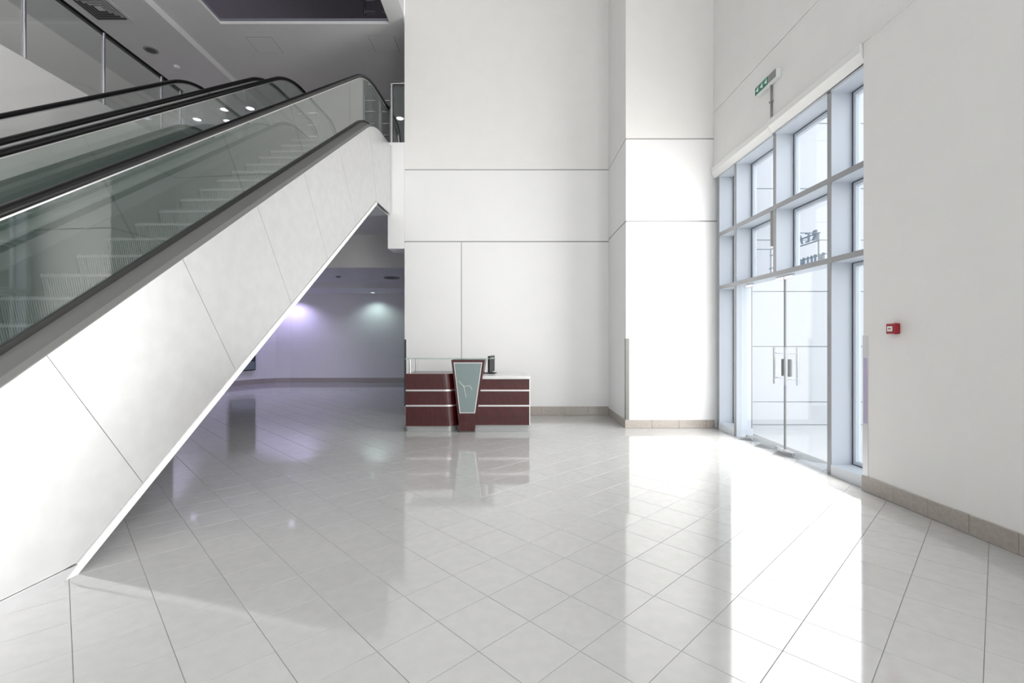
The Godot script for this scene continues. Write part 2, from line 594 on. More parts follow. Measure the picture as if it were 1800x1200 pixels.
func make_baseboards() -> void:
	var turn := atan(RIGHT_TURN)
	var r := structure("baseboard_right", "beige tile skirting along the white wall by the entrance", "baseboard", Vector3(FRAME_X, 0, 0), turn)
	var s := 4.045
	var first := true
	while s > -1.0:
		var n := s - (0.33 if first else 0.3)
		first = false
		part("tile", bx(-0.057, -0.045, 0.001, 0.132, n + 0.002, s, 0.002), M.base, r)
		s = n
	var b := structure("baseboard_back", "beige tile skirting below the back wall", "baseboard")
	var x := -1.876
	while x < 1.66:
		var x2 := minf(x + 0.4, 1.685)
		part("tile", bx(x, x2 - 0.002, 0.001, 0.148, 8.178, 8.19, 0.002), M.base, b)
		x = x2
	var p := structure("baseboard_pier", "beige tile skirting round the projecting pier", "baseboard")
	x = 1.673
	while x < 2.95:
		var x2 := minf(x + 0.4, 3.0)
		part("tile", bx(x, x2 - 0.002, 0.001, 0.12, 6.938, 6.95, 0.002), M.base, p)
		x = x2
	var d := 6.95
	while d < 8.15:
		var d2 := minf(d + 0.4, 8.178)
		part("tile", bx(1.673, 1.685, 0.001, 0.12, d, d2 - 0.002, 0.002), M.base, p)
		d = d2
	# steel corner guards
	var t1 := structure("trim_1", "brushed steel corner guard on the pier edge", "trim")
	part("front_leaf", bx(1.684, 1.735, 0.12, 1.325, 6.947, 6.95), M.deck, t1)
	part("side_leaf", bx(1.682, 1.685, 0.12, 1.325, 6.947, 7.0), M.deck, t1)
	var t2 := structure("trim_2", "dark steel corner guard on the back wall edge beside the desk", "trim")
	part("front_leaf", bx(-1.879, -1.845, 0.15, 1.315, 8.186, 8.19), M.steel_dark, t2)
	part("side_leaf", bx(-1.88, -1.876, 0.15, 1.315, 8.186, 8.24), M.steel_dark, t2)

# ------------------------------------------------------------------ the glazed entrance
func make_entrance() -> void:
	var turn := atan(RIGHT_TURN)
	var w := structure("window_1", "white framed glazed entrance screen with deep reveals", "window", Vector3(FRAME_X, 0, 0), turn)
	var deep := 0.21
	var y_low := 2.06
	var y_mid := 2.83
	var y_top := 3.69
	var mull := [[6.85, 0.0], [6.349, 0.0], [5.434, 2.06], [4.527, 0.0], [4.058, 0.0]]
	for k in mull.size():
		var s: float = mull[k][0]
		var hw := 0.024 if k > 0 and k < 4 else 0.028
		part("mullion", bx(0.0, 0.008, mull[k][1], y_top, s - hw, s + hw), M.frame_face, w)
		part("mullion_reveal", bx(0.008, deep, mull[k][1], y_top, s - hw + 0.002, s + hw - 0.002), M.frame, w)
	for h in [y_low, y_mid]:
		part("transom", bx(-0.003, 0.008, h - 0.026, h + 0.026, 4.06, 6.85), M.frame_face, w)
		part("transom_reveal", bx(0.008, deep, h - 0.024, h + 0.024, 4.06, 6.85), M.frame, w)
	part("head", bx(0.0, deep + 0.05, y_top - 0.02, y_top, 4.06, 6.87), M.frame, w)
	var t3 := structure("trim_3", "brushed steel corner guard on the wall end by the entrance", "trim", Vector3(FRAME_X, 0, 0), turn)
	part("front_leaf", bx(-0.048, -0.045, 0.133, 1.33, 3.985, 4.04), M.aluminium, t3)
	part("side_leaf", bx(-0.048, 0.0, 0.133, 1.33, 4.04, 4.043), M.aluminium, t3)
	var bays := []
	for c in 4:
		var s1: float = mull[c][0] - 0.026
		var s0: float = mull[c + 1][0] + 0.026
		bays.append([s0, s1, y_mid + 0.026, y_top - 0.02])
		bays.append([s0, s1, y_low + 0.026, y_mid - 0.026])
		if c == 0 or c == 3:
			bays.append([s0, s1, 0.1, y_low - 0.026])
			part("sill", bx(0.0, deep + 0.05, 0.001, 0.1, s0, s1), M.frame, w)
	for b in bays:
		var st := new_st()
		var g := 0.008
		frame_ring(st, b, g, deep - 0.004, deep + 0.04)
		var rim := part("gasket", finish(st), M.gasket, w)
		rim.name = "gasket"
		var st2 := new_st()
		frame_ring(st2, [b[0] + g, b[1] - g, b[2] + g, b[3] - g], 0.032, deep + 0.002, deep + 0.05)
		part("sash", finish(st2), M.frame, w)
		part("pane", bx(deep + 0.022, deep + 0.03, b[2] + 0.04, b[3] - 0.04, b[0] + 0.04, b[1] - 0.04), M.clear, w)
	# narrow fixed light beside the door
	part("pane", bx(0.076, 0.084, 0.02, y_low - 0.03, 6.205, 6.322), M.clear, w)
	# two frameless glass doors
	for k in 2:
		var s0: float = 4.556 if k == 1 else 5.364
		var s1: float = 5.356 if k == 1 else 6.2
		var d := structure("door_%d" % (k + 1), "frameless glass door leaf with steel pull bars " + ("beside the narrow fixed pane" if k == 0 else "nearest the wide side pane"), "door", Vector3(FRAME_X, 0, 0), turn)
		part("leaf", bx(0.074, 0.086, 0.012, y_low - 0.03, s0, s1), M.clear, d)
		var inner := s1 - 0.004 if k == 1 else s0 + 0.004
		part("edge_strip", bx(0.073, 0.087, 0.012, y_low - 0.03, inner - 0.0025, inner + 0.0025), M.grey, d)
		for y in [[0.012, 0.052], [y_low - 0.075, y_low - 0.03]]:
			var a: float = s1 - 0.16 if k == 1 else s0
			part("patch_fitting", bx(0.066, 0.094, y[0], y[1], a, a + 0.16, 0.003), M.chrome, d)
			if k == 0:
				part("patch_fitting", bx(0.066, 0.094, y[0], y[1], s1 - 0.16, s1, 0.003), M.chrome, d)
		var hs := s1 - 0.115 if k == 1 else s0 + 0.095
		for o in [0.012, 0.148]:
			var hd := part("handle", tube_mesh([Vector3(o, 0.79, -hs), Vector3(o, 1.215, -hs)], 0.013), M.chrome, d)
			for y in [0.86, 1.15]:
				part("standoff", tube_mesh([Vector3(o, y, -hs), Vector3(0.08, y, -hs)], 0.008, 8), M.chrome, hd)
		var ls := s1 - 0.085 if k == 1 else s0 + 0.03
		part("lock_plate", bx(0.062, 0.098, 0.885, 1.08, ls - 0.013, ls + 0.013, 0.003), M.grey, d)
	# grey box under the upper transom
	var T := Transform3D(Basis(Vector3.UP, turn), Vector3(FRAME_X, 0, 0))
	var b1 := thing("door_controller", "slim upright grey metal box hung beside the entrance mullion", "controller", T * Vector3(0.04, 2.4, -5.5), turn)
	part("case", bx(-0.03, 0.03, 0, 0.42, -0.03, 0.035, 0.004), M.grey, b1)
	part("bracket", bx(-0.01, 0.01, 0.4, 0.405, -0.06, 0.03), M.steel_dark, b1)
	var b2 := thing("reflection_strip", "narrow lilac strip painting in a reflection on the steel corner guard", "painted_reflection", T * Vector3(-0.048, 0.58, -4.012), turn)
	part("reflection_sheet", bx(-0.0015, 0.0, 0.0, 0.56, -0.02, 0.02), M.purple, b2)  # lilac colour stands in for a purple reflection in the steel guard
	# letters on rails outside, seen from behind
	var sg := thing("shop_sign", "blue-grey letters on thin rails above the entrance, seen from behind", "sign", T * Vector3(0.5, 2.2, -5.4), turn)
	for r in [[0.33, -0.02, 0.98], [0.245, -0.02, 0.98], [0.07, -0.12, 1.0], [-0.02, -0.12, 1.0]]:
		part("rail", bx(-0.008, 0.008, r[0] - 0.006, r[0] + 0.006, r[1], r[2]), M.sign_blue, sg)
	for t in [["REA", 0.225, 0.02], ["NIUM", -0.06, -0.1]]:
		var x: float = t[2]
		for ch in t[0]:
			var tm := TextMesh.new()
			tm.text = ch
			var fn := SystemFont.new()
			fn.font_names = PackedStringArray(["Droid Sans"])
			tm.font = fn
			tm.font_size = 48
			tm.pixel_size = 0.0033
			tm.depth = 0.02
			tm.curve_step = 2.0
			tm.horizontal_alignment = HORIZONTAL_ALIGNMENT_LEFT
			tm.vertical_alignment = VERTICAL_ALIGNMENT_BOTTOM
			var o := part("letter", tm, M.sign_blue, sg, Vector3(0, t[1], -x))
			o.rotation.y = PI / 2
			x += 0.135 if ch != "I" else 0.07
	for s in [0.0, 0.5, 0.96]:
		part("stay", bx(-0.006, 0.006, -0.02, 0.33, s, s + 0.012), M.sign_blue, sg)
		part("arm", bx(-0.26, 0.0, 0.325, 0.335, s, s + 0.012), M.sign_blue, sg)
	# outside: white clad return wall and pavement
	var ow := structure("wall_outside", "white clad wall with horizontal joints outside the entrance", "wall")
	part("core", bx(3.42, 9.0, -0.1, 7.0, 6.772, 7.1), M.outside_joint, ow)
	var hs2 := [0.08, 0.41, 1.206, 2.0, 2.74, 3.48, 4.42, 5.3, 6.2, 7.0]
	for i in hs2.size() - 1:
		part("panel", bx(3.42, 9.0, hs2[i] + 0.006, hs2[i + 1] - 0.006, 6.76, 7.0, 0.003), M.outside, ow)
	part("plinth", bx(3.42, 9.0, -0.05, 0.075, 6.75, 7.0), M.outside, ow)
	var og := structure("floor_outside", "pale paving outside the entrance", "floor")
	part("paving", bx(3.36, 40.0, -0.2, -0.004, -40.0, 6.76), M.ground, og)

func frame_ring(st: SurfaceTool, b: Array, wd: float, o0: float, o1: float) -> void:
	var lo := func(s, y, o): return Vector3(o, y, -s)
	add_box(st, lo.call(b[0], b[2], o0), lo.call(b[1], b[2] + wd, o1))
	add_box(st, lo.call(b[0], b[3] - wd, o0), lo.call(b[1], b[3], o1))
	add_box(st, lo.call(b[0], b[2] + wd, o0), lo.call(b[0] + wd, b[3] - wd, o1))
	add_box(st, lo.call(b[1] - wd, b[2] + wd, o0), lo.call(b[1], b[3] - wd, o1))

# ------------------------------------------------------------------ escalator
# local: x sideways (0 = the clad side facing the lobby), y up, -z along the run; a = 0 where the slope leaves the floor
const SLOPE := 0.709
const RISE := 4.5

func esc_path(a0: float, ya: float, a1: float, low: float, high: float, r: float) -> Array:
	# horizontal - sloping - horizontal; ya is the height of the sloping line at a = 0
	var al := (low - ya) / SLOPE
	var ah := (high - ya) / SLOPE
	return fillet([Vector2(a0, low), Vector2(al, low), Vector2(ah, high), Vector2(a1, high)], r, 12)

func make_escalator(clad: bool) -> Node3D:
	var e := thing("escalator", "", "escalator")
	var deck := esc_path(-3.3, 1.262, 5.95, 0.184, 4.684, 1.2)
	var hand := esc_path(-3.3, 2.028, 6.3, 0.95, 5.45, 1.4)
	var under := [Vector2(-3.3, 0.06), Vector2(0.0, 0.06), Vector2(0.08, 0.057 + 0.0), Vector2(4.922, 3.49), Vector2(5.95, 3.49)]
	# clad sides, one panel per sheet
	var whole := PackedVector2Array()
	for p in deck: whole.append(Vector2(minf(p.x, 5.66), p.y))
	for i in range(under.size() - 1, -1, -1): whole.append(Vector2(minf(under[i].x, 5.66), under[i].y + [0.0, 0.0, 0.008, 0.012, 0.0][i]))
	var n := Vector2(-SLOPE, 1.0).normalized()
	var along := Vector2(1.0, SLOPE).normalized()
	# joints pass through these depths of the lower edge
	var cuts := [-9.0, -2.2, -1.15, -0.36, 0.518, 1.45, 2.35, 3.205, 4.11, 4.94, 12.0]
	for side in 2:
		var x0 := 0.0 if side == 0 else -1.52
		var x1 := -0.012 if side == 0 else -1.508
		for i in cuts.size() - 1:
			var slab := PackedVector2Array()
			for q in [[cuts[i] + 0.0016, -1.0], [cuts[i + 1] - 0.0016, -1.0], [cuts[i + 1] - 0.0016, 1.0], [cuts[i] + 0.0016, 1.0]]:
				var foot := Vector2(q[0], maxf(q[0], 0.0) * SLOPE)
				if q[0] < -8.0: foot = Vector2(-9.0, 0)
				if q[0] > 11.0: foot = Vector2(12, 3.49)
				var up := n if q[0] > -1.5 and q[0] < 4.5 else (Vector2(-0.33, 1.0) if q[0] < 6.0 and q[0] > 0 else Vector2(0, 1))
				slab.append(foot + up * (q[1] * 4.0))
			for poly in Geometry2D.intersect_polygons(whole, slab):
				if poly.size() > 2:
					part("side_panel", plate_mesh(poly, x0, x1), M.steel, e)
		# backing so that the joints are dark lines, not slits
		part("side_backing", plate_mesh(whole, x1, x1 + (-0.004 if side == 0 else 0.004)), M.joint, e)
		var s := 1.0 if side == 0 else -1.0
		var edge := [Vector2(0.0, 0.0), Vector2(4.94, 3.5025)]
		var strip := PackedVector2Array([Vector2(0.0, 0.0), Vector2(0.083, 0.0), Vector2(4.97, 3.465), Vector2(4.93, 3.497)])
		if side == 0:
			part("edge_trim", plate_mesh(strip, 0.006, -0.05), M.glare_trim, e)
			part("kick_plate", plate_mesh(PackedVector2Array([Vector2(-3.3, 0), Vector2(0.0, 0), Vector2(0.078, 0.0575), Vector2(-3.3, 0.0575)]), 0.012, -0.02), M.aluminium, e)
		else:
			part("edge_trim", plate_mesh(strip, -1.526, -1.47), M.glare_trim, e)
		# deck cover, gasket, glass, handrail, inner deck and skirt on this side
		var cx := -0.14 if side == 0 else -1.38
		var outer := -0.004 if side == 0 else -1.516
		part("deck_cover", sweep_mesh(deck, [Vector2(outer, -0.01), Vector2(outer, 0.004), Vector2(outer - s * 0.02, 0.03), Vector2(cx + s * 0.012, 0.062), Vector2(cx + s * 0.012, -0.01)] if side == 1 else [Vector2(cx + 0.012, -0.01), Vector2(cx + 0.012, 0.062), Vector2(-0.024, 0.03), Vector2(-0.004, 0.004), Vector2(-0.004, -0.01)].duplicate(), false), M.deck, e)
		part("glass_gasket", sweep_mesh(deck, [Vector2(cx - 0.013, 0.0), Vector2(cx - 0.013, 0.095), Vector2(cx + 0.013, 0.095), Vector2(cx + 0.013, 0.0)], false), M.black, e)
		# glass balustrade
		var g_all := PackedVector2Array()
		for p in hand: g_all.append(Vector2(p.x, p.y - 0.02))
		for k in range(1, 8):                         # upper newel
			var t := PI * k / 8.0
			g_all.append(Vector2(6.3 + 0.3 * sin(t), 5.1 + 0.33 * cos(t)))
		g_all.append(Vector2(5.95, 4.7))
		for i in range(deck.size() - 1, -1, -1): g_all.append(deck[i] + Vector2(0, 0.03))
		for k in range(1, 8):
			var t := PI * k / 8.0
			g_all.append(Vector2(-3.3 - 0.3 * sin(t), 0.6 - 0.33 * cos(t)))
		var gl := [[-9.0, 0], [-1.9, 0], [-0.72, 1], [0.62, 1], [1.72, 1], [2.82, 1], [4.22, 0], [4.78, 0], [9.0, 0]]
		for i in gl.size() - 1:
			var poly := PackedVector2Array()
			for q in [[i, -1, 0.003], [i + 1, -1, -0.003], [i + 1, 1, -0.003], [i, 1, 0.003]]:
				var a: float = gl[q[0]][0] + q[2]
				var foot := Vector2(a, 1.5 + SLOPE * a) if gl[q[0]][1] == 1 else Vector2(a, 2.5)
				poly.append(foot + (n if gl[q[0]][1] == 1 else Vector2(0, 1)) * (q[1] * 6.0))
			for pp in Geometry2D.intersect_polygons(g_all, poly):
				if pp.size() > 2:
					part("glass_pane", plate_mesh(pp, cx - 0.005, cx + 0.005), M.rail_glass, e)
		# handrail with its returns, and the bright guide under it
		var hp := []
		for k in range(6, -1, -1):
			var t := PI * k / 6.0
			hp.append(Vector2(-3.3 - 0.35 * sin(t), 0.6 + 0.35 * cos(t)))
		for i in range(1, hand.size() - 1): hp.append(hand[i])
		for k in range(0, 7):
			var t := PI * k / 6.0
			hp.append(Vector2(6.3 + 0.35 * sin(t), 5.1 + 0.35 * cos(t)))
		var oval := []
		for k in 12:
			var t := TAU * k / 12.0
			oval.append(Vector2(cx - 0.042 * cos(t), 0.016 + 0.026 * sin(t)))
		part("handrail", sweep_mesh(hp, oval, true), M.rubber, e)
		part("handrail_guide", sweep_mesh(hp, [Vector2(cx - 0.011, -0.018), Vector2(cx - 0.011, 0.0), Vector2(cx + 0.011, 0.0), Vector2(cx + 0.011, -0.018)], false), M.aluminium, e)
		var skx := -0.25 if side == 0 else -1.27
		var inn := [Vector2(cx - s * 0.012, 0.05), Vector2(skx, -0.02), Vector2(skx, -0.04), Vector2(cx - s * 0.012, -0.04)]
		if side == 0: inn.reverse()
		part("inner_deck", sweep_mesh(deck, inn, false), M.skirt, e)
		var sk := PackedVector2Array()
		for p in deck: sk.append(p + Vector2(0, -0.03))
		for i in range(deck.size() - 1, -1, -1): sk.append(deck[i] + Vector2(0, -0.42))
		part("skirt_panel", plate_mesh(sk, skx, skx - s * 0.006), M.skirt, e)
	# underside
	var us := [Vector2(0.1, 0.04), Vector2(4.94, 3.47), Vector2(5.66, 3.47)]
	part("soffit_sheet", sweep_mesh(us, [Vector2(-1.47, 0.0), Vector2(-1.47, 0.03), Vector2(-0.05, 0.03), Vector2(-0.05, 0.0)]), M.steel, e)
	# steps with ribbed treads and risers
	var go := 0.2 / SLOPE
	var st := new_st()
	var ribs := 52
	add_box(st, Vector3(-0.495, -0.03, 0.0), Vector3(0.495, -0.008, -go - 0.06))
	for k in ribs:
		var x := -0.492 + 0.984 * (k + 0.5) / ribs
		add_box(st, Vector3(x - 0.0046, -0.008, 0.004), Vector3(x + 0.0046, 0.0, -go - 0.02))
		quad(st, Vector3(x - 0.0046, -0.2, -0.035), Vector3(x + 0.0046, -0.2, -0.035), Vector3(x + 0.0046, 0.0, 0.004), Vector3(x - 0.0046, 0.0, 0.004))
		quad(st, Vector3(x + 0.0046, -0.2, -0.035), Vector3(x + 0.0046, -0.2, -0.045), Vector3(x + 0.0046, 0.0, -0.006), Vector3(x + 0.0046, 0.0, 0.004))
		quad(st, Vector3(x - 0.0046, -0.2, -0.045), Vector3(x - 0.0046, -0.2, -0.035), Vector3(x - 0.0046, 0.0, 0.004), Vector3(x - 0.0046, 0.0, -0.006))
	var ribbed := finish(st)
	var st2 := new_st()
	quad(st2, Vector3(-0.495, -0.21, -0.044), Vector3(0.495, -0.21, -0.044), Vector3(0.495, -0.004, -0.006), Vector3(-0.495, -0.004, -0.006))
	add_box(st2, Vector3(-0.495, -0.05, -0.02), Vector3(0.495, -0.031, -go - 0.06))
	var body := finish(st2)
	for k in range(-2, 26):
		var a := -1.52 + k * go
		var y := clampf(k * 0.2, 0.012, RISE)
		var s := part("step", ribbed, M.step, e, Vector3(-0.76, y, -a))
		part("step_body", body, M.step_groove, s)
	part("landing_plate", bx(-1.26, -0.26, 0.0, 0.014, -3.5, -2.15, 0.003), M.aluminium, e)
	part("landing_plate", bx(-1.26, -0.26, 4.46, 4.505, 5.6, 6.6, 0.003), M.aluminium, e)
	return e

func make_escalators() -> void:
	var turn := -atan(0.0509)
	var e := make_escalator(true)
	e.position = Vector3(-2.397, 0, -2.5)
	e.rotation.y = turn
	tag(e, "steel clad escalator with glass sides and black handrails facing the lobby", "escalator", "escalators")
	var f: Node3D = e.duplicate()
	f.name = numbered("escalator")
	add_child(f)
	f.position = e.transform * Vector3(-1.62, 0, 0)
	tag(f, "second glass-sided escalator running between the steel clad one and the balcony", "escalator", "escalators")

# ------------------------------------------------------------------ railings
func make_railings() -> void:
	var r := thing("glass_railing", "glass balcony railing with chrome posts on the cream parapet", "railing", Vector3(-6.05, 4.755, 0))
	var posts := [-2.3, -1.15, 0.0, 1.15, 2.3, 3.5, 4.66, 5.82, 6.95, 8.09, 8.55]
	for k in posts.size():
		part("post", tube_mesh([Vector3(0, 0, -posts[k]), Vector3(0, 1.09, -posts[k])], 0.024, 12), M.chrome, r)
		if k > 0:
			part("pane", bx(-0.006, 0.006, 0.03, 1.04, posts[k - 1] + 0.04, posts[k] - 0.04), M.rail_glass, r)
	var oval := []
	for k in 10:
		oval.append(Vector2(-0.03 * cos(TAU * k / 10.0), 0.02 * sin(TAU * k / 10.0)))
	part("top_rail", sweep_mesh([Vector2(-2.4, 1.1), Vector2(8.6, 1.1)], oval, true), M.rubber, r)
	part("under_rail", bx(-0.012, 0.012, 1.05, 1.075, -2.4, 8.6), M.steel_dark, r)
	# short railing between the escalator head and the wall
	var q := thing("glass_railing", "short chrome framed glass railing beside the wall at the escalator head", "railing", Vector3(-2.14, 4.755, -8.33))
	part("post", tube_mesh([Vector3(0, 0, 0), Vector3(0, 1.09, 0)], 0.036, 12), M.chrome, q)
	part("top_rail", tube_mesh([Vector3(-0.02, 1.1, 0), Vector3(0.36, 1.1, 0)], 0.026, 12), M.chrome, q)
	part("pane", box_mesh(Vector3(0.04, 0.04, -0.006), Vector3(0.36, 1.03, 0.006)), M.rail_glass, q)
	part("kerb_plate", box_mesh(Vector3(-0.03, -0.005, -0.06), Vector3(0.27, 0.004, 0.06)), M.chrome, q)
	var b := thing("barrier", "chrome bar barrier with short horizontal bars behind the escalator head", "barrier", Vector3(-2.67, 4.5, -9.4))
	for px in [-0.28, 0.28]:
		part("post", tube_mesh([Vector3(px, 0, 0), Vector3(px, 1.66, 0)], 0.026, 12), M.chrome, b)
	for y in [0.91, 1.14, 1.38, 1.6]:
		part("bar", tube_mesh([Vector3(-0.28, y, 0), Vector3(-0.065, y, 0)], 0.02, 10), M.chrome, b)
		part("bar", tube_mesh([Vector3(0.07, y, 0), Vector3(0.28, y, 0)], 0.02, 10), M.chrome, b)

# ------------------------------------------------------------------ reception desk
func plan(x0: float, x1: float, d0: float, d1: float, r: float, y: float) -> Array:
	# counter-clockwise outline seen from above; the front right corner is rounded
	var out := [Vector3(x0, y, -d0)]
	for k in 9:
		var t := -PI / 2 + PI / 2 * k / 8.0
		out.append(Vector3(x1 - r + r * cos(t), y, -(d0 + r) - r * sin(t)))
	out.append(Vector3(x1, y, -d1))
	out.append(Vector3(x0, y, -d1))
	return out

func make_desk() -> void:
	var o := Vector3(-0.63, 0, -6.6)
	var k := thing("reception_desk", "dark red wood reception desk with white metal strips and frosted wedge", "desk", o)
	var F := 0.03          # front of the two bodies behind the wedge face
	# left body: its rounded end leans out towards the foot
	var left := func(y0: float, y1: float, grow: float, called: String, m: Material):
		var e0 := lerpf(-0.125, -0.19, (y0 - 0.085) / 0.74) + grow
		var e1 := lerpf(-0.125, -0.19, (y1 - 0.085) / 0.74) + grow
		part(called, loft_mesh(plan(-0.87, e0, F - grow, 0.66, 0.16, y0), plan(-0.87, e1, F - grow, 0.66, 0.16, y1)), m, k)
	for y in [[0.085, 0.362], [0.384, 0.578], [0.6, 0.823]]:
		left.call(y[0], y[1], 0.0, "front_panel", M.wood)
	for y in [[0.362, 0.384], [0.578, 0.6]]:
		left.call(y[0], y[1], 0.004, "metal_strip", M.aluminium)
	part("toe_kick", loft_mesh(plan(-0.85, -0.17, F + 0.04, 0.6, 0.12, 0.001), plan(-0.85, -0.17, F + 0.04, 0.6, 0.12, 0.085)), M.kick, k)
	# right body
	for y in [[0.1, 0.362], [0.384, 0.578], [0.6, 0.743]]:
		part("front_panel", bx(0.05, 0.875, y[0], y[1], F, 0.66, 0.002), M.wood, k)
	for y in [[0.362, 0.384], [0.578, 0.6]]:
		part("metal_strip", bx(0.05, 0.877, y[0], y[1], F - 0.004, 0.66), M.aluminium, k)
	part("toe_kick", bx(0.08, 0.86, 0.001, 0.1, F + 0.04, 0.6), M.kick, k)
	part("end_edge", bx(0.875, 0.885, 0.1, 0.743, F - 0.002, 0.66), M.white, k)
	part("worktop", bx(0.16, 0.89, 0.743, 0.788, F + 0.06, 0.92, 0.004), M.counter, k)
	# wedge
	var wedge := func(x0t: float, x1t: float, yt: float, x0b: float, x1b: float, yb: float, d0: float, d1: float) -> ArrayMesh:
		var low := [Vector3(x0b, yb, -d0), Vector3(x1b, yb, -d0), Vector3(x1b, yb, -d1), Vector3(x0b, yb, -d1)]
		var top := [Vector3(x0t, yt, -d0), Vector3(x1t, yt, -d0), Vector3(x1t, yt, -d1), Vector3(x0t, yt, -d1)]
		return loft_mesh(low, top)
	part("wedge_body", wedge.call(-0.226, 0.246, 1.02, -0.106, 0.102, 0.001, 0.012, 0.5), M.wood, k)
	# frame strips, metal bead and frosted glass on its face
	var L := func(y: float, inset: float): return lerpf(-0.106, -0.226, y / 1.02) + inset
	var R := func(y: float, inset: float): return lerpf(0.102, 0.246, y / 1.02) - inset
	var yb := 0.27
	var yt := 0.985
	part("metal_bead", wedge.call(L.call(yt, 0.03), R.call(yt, 0.03), yt, L.call(yb, 0.03), R.call(yb, 0.03), yb, 0.006, 0.02), M.aluminium, k)
	var fp := part("frosted_panel", wedge.call(L.call(yt, 0.042), R.call(yt, 0.042), yt - 0.012, L.call(yb, 0.042), R.call(yb, 0.042), yb + 0.012, 0.002, 0.02), M.frosted, k)
	for pts in [[[-0.118, 0.73], [-0.09, 0.69], [-0.05, 0.65], [-0.03, 0.56], [-0.015, 0.49]], [[-0.07, 0.67], [-0.03, 0.645], [0.02, 0.66], [0.05, 0.64], [0.07, 0.6]]]:
		var path := []
		for q in pts: path.append(Vector3(q[0], q[1], -0.001))
		part("etched_line", tube_mesh(path, 0.0028, 6), M.etch, fp)
	part("wedge_foot", bx(-0.11, 0.106, 0.001, 0.02, 0.006, 0.5), M.steel_dark, k)
	# glass transaction shelf on chrome posts
	part("glass_shelf", bx(-0.88, 0.36, 1.03, 1.045, 0.0, 0.4, 0.003), M.top_glass, k)
	for p in [[-0.825, 0.1], [-0.775, 0.3], [-0.12, 0.3]]:
		part("shelf_post", tube_mesh([Vector3(p[0], 0.823, -p[1]), Vector3(p[0], 1.03, -p[1])], 0.014, 12), M.chrome, k)
	part("shelf_clip", bx(0.335, 0.365, 1.02, 1.03, 0.3, 0.33), M.steel_dark, k)
	# screen seen nearly edge-on
	var s := thing("monitor", "black computer screen standing on the desk, seen nearly edge-on", "monitor", o + Vector3(0.31, 0.79, -0.66), deg_to_rad(82))
	part("screen", box_mesh(Vector3(-0.2, 0.02, -0.018), Vector3(0.2, 0.27, 0.018), 0.006), M.screen, s)
	part("stand", box_mesh(Vector3(-0.02, 0.006, -0.03), Vector3(0.02, 0.15, -0.018), 0.002), M.black, s)
	part("foot", box_mesh(Vector3(-0.1, 0.0, -0.09), Vector3(0.1, 0.01, 0.07), 0.003), M.black, s)

# ------------------------------------------------------------------ fittings
func downlight(at: Vector3, label: String, group: String, tint: Color, power: float, r := 0.09) -> void:
	var o := thing("downlight", label, "ceiling light", at, 0.0, group)
	part("ring", lathe_mesh([Vector2(r * 0.78, 0.0), Vector2(r * 0.8, -0.012), Vector2(r, -0.012), Vector2(r * 1.12, 0.0)]), M.grey if power <= 0.0 else M.white, o)
	part("lens", lathe_mesh([Vector2(0.001, -0.004), Vector2(r * 0.8, -0.004)]), lamp(tint, 6.0) if power > 0.0 else M.dark_shop, o)
	if power > 0.0:
		var l := SpotLight3D.new()
		l.name = "light"
		l.light_color = tint
		l.light_energy = power * 1.4
		l.light_size = r * 0.8
		l.spot_range = 30.0
		l.spot_attenuation = 2.0
		l.spot_angle = 68.0
		l.spot_angle_attenuation = 0.7
		l.shadow_enabled = true
		l.position = Vector3(0, -0.03, 0)
		l.rotation.x = -PI / 2
		o.add_child(l)

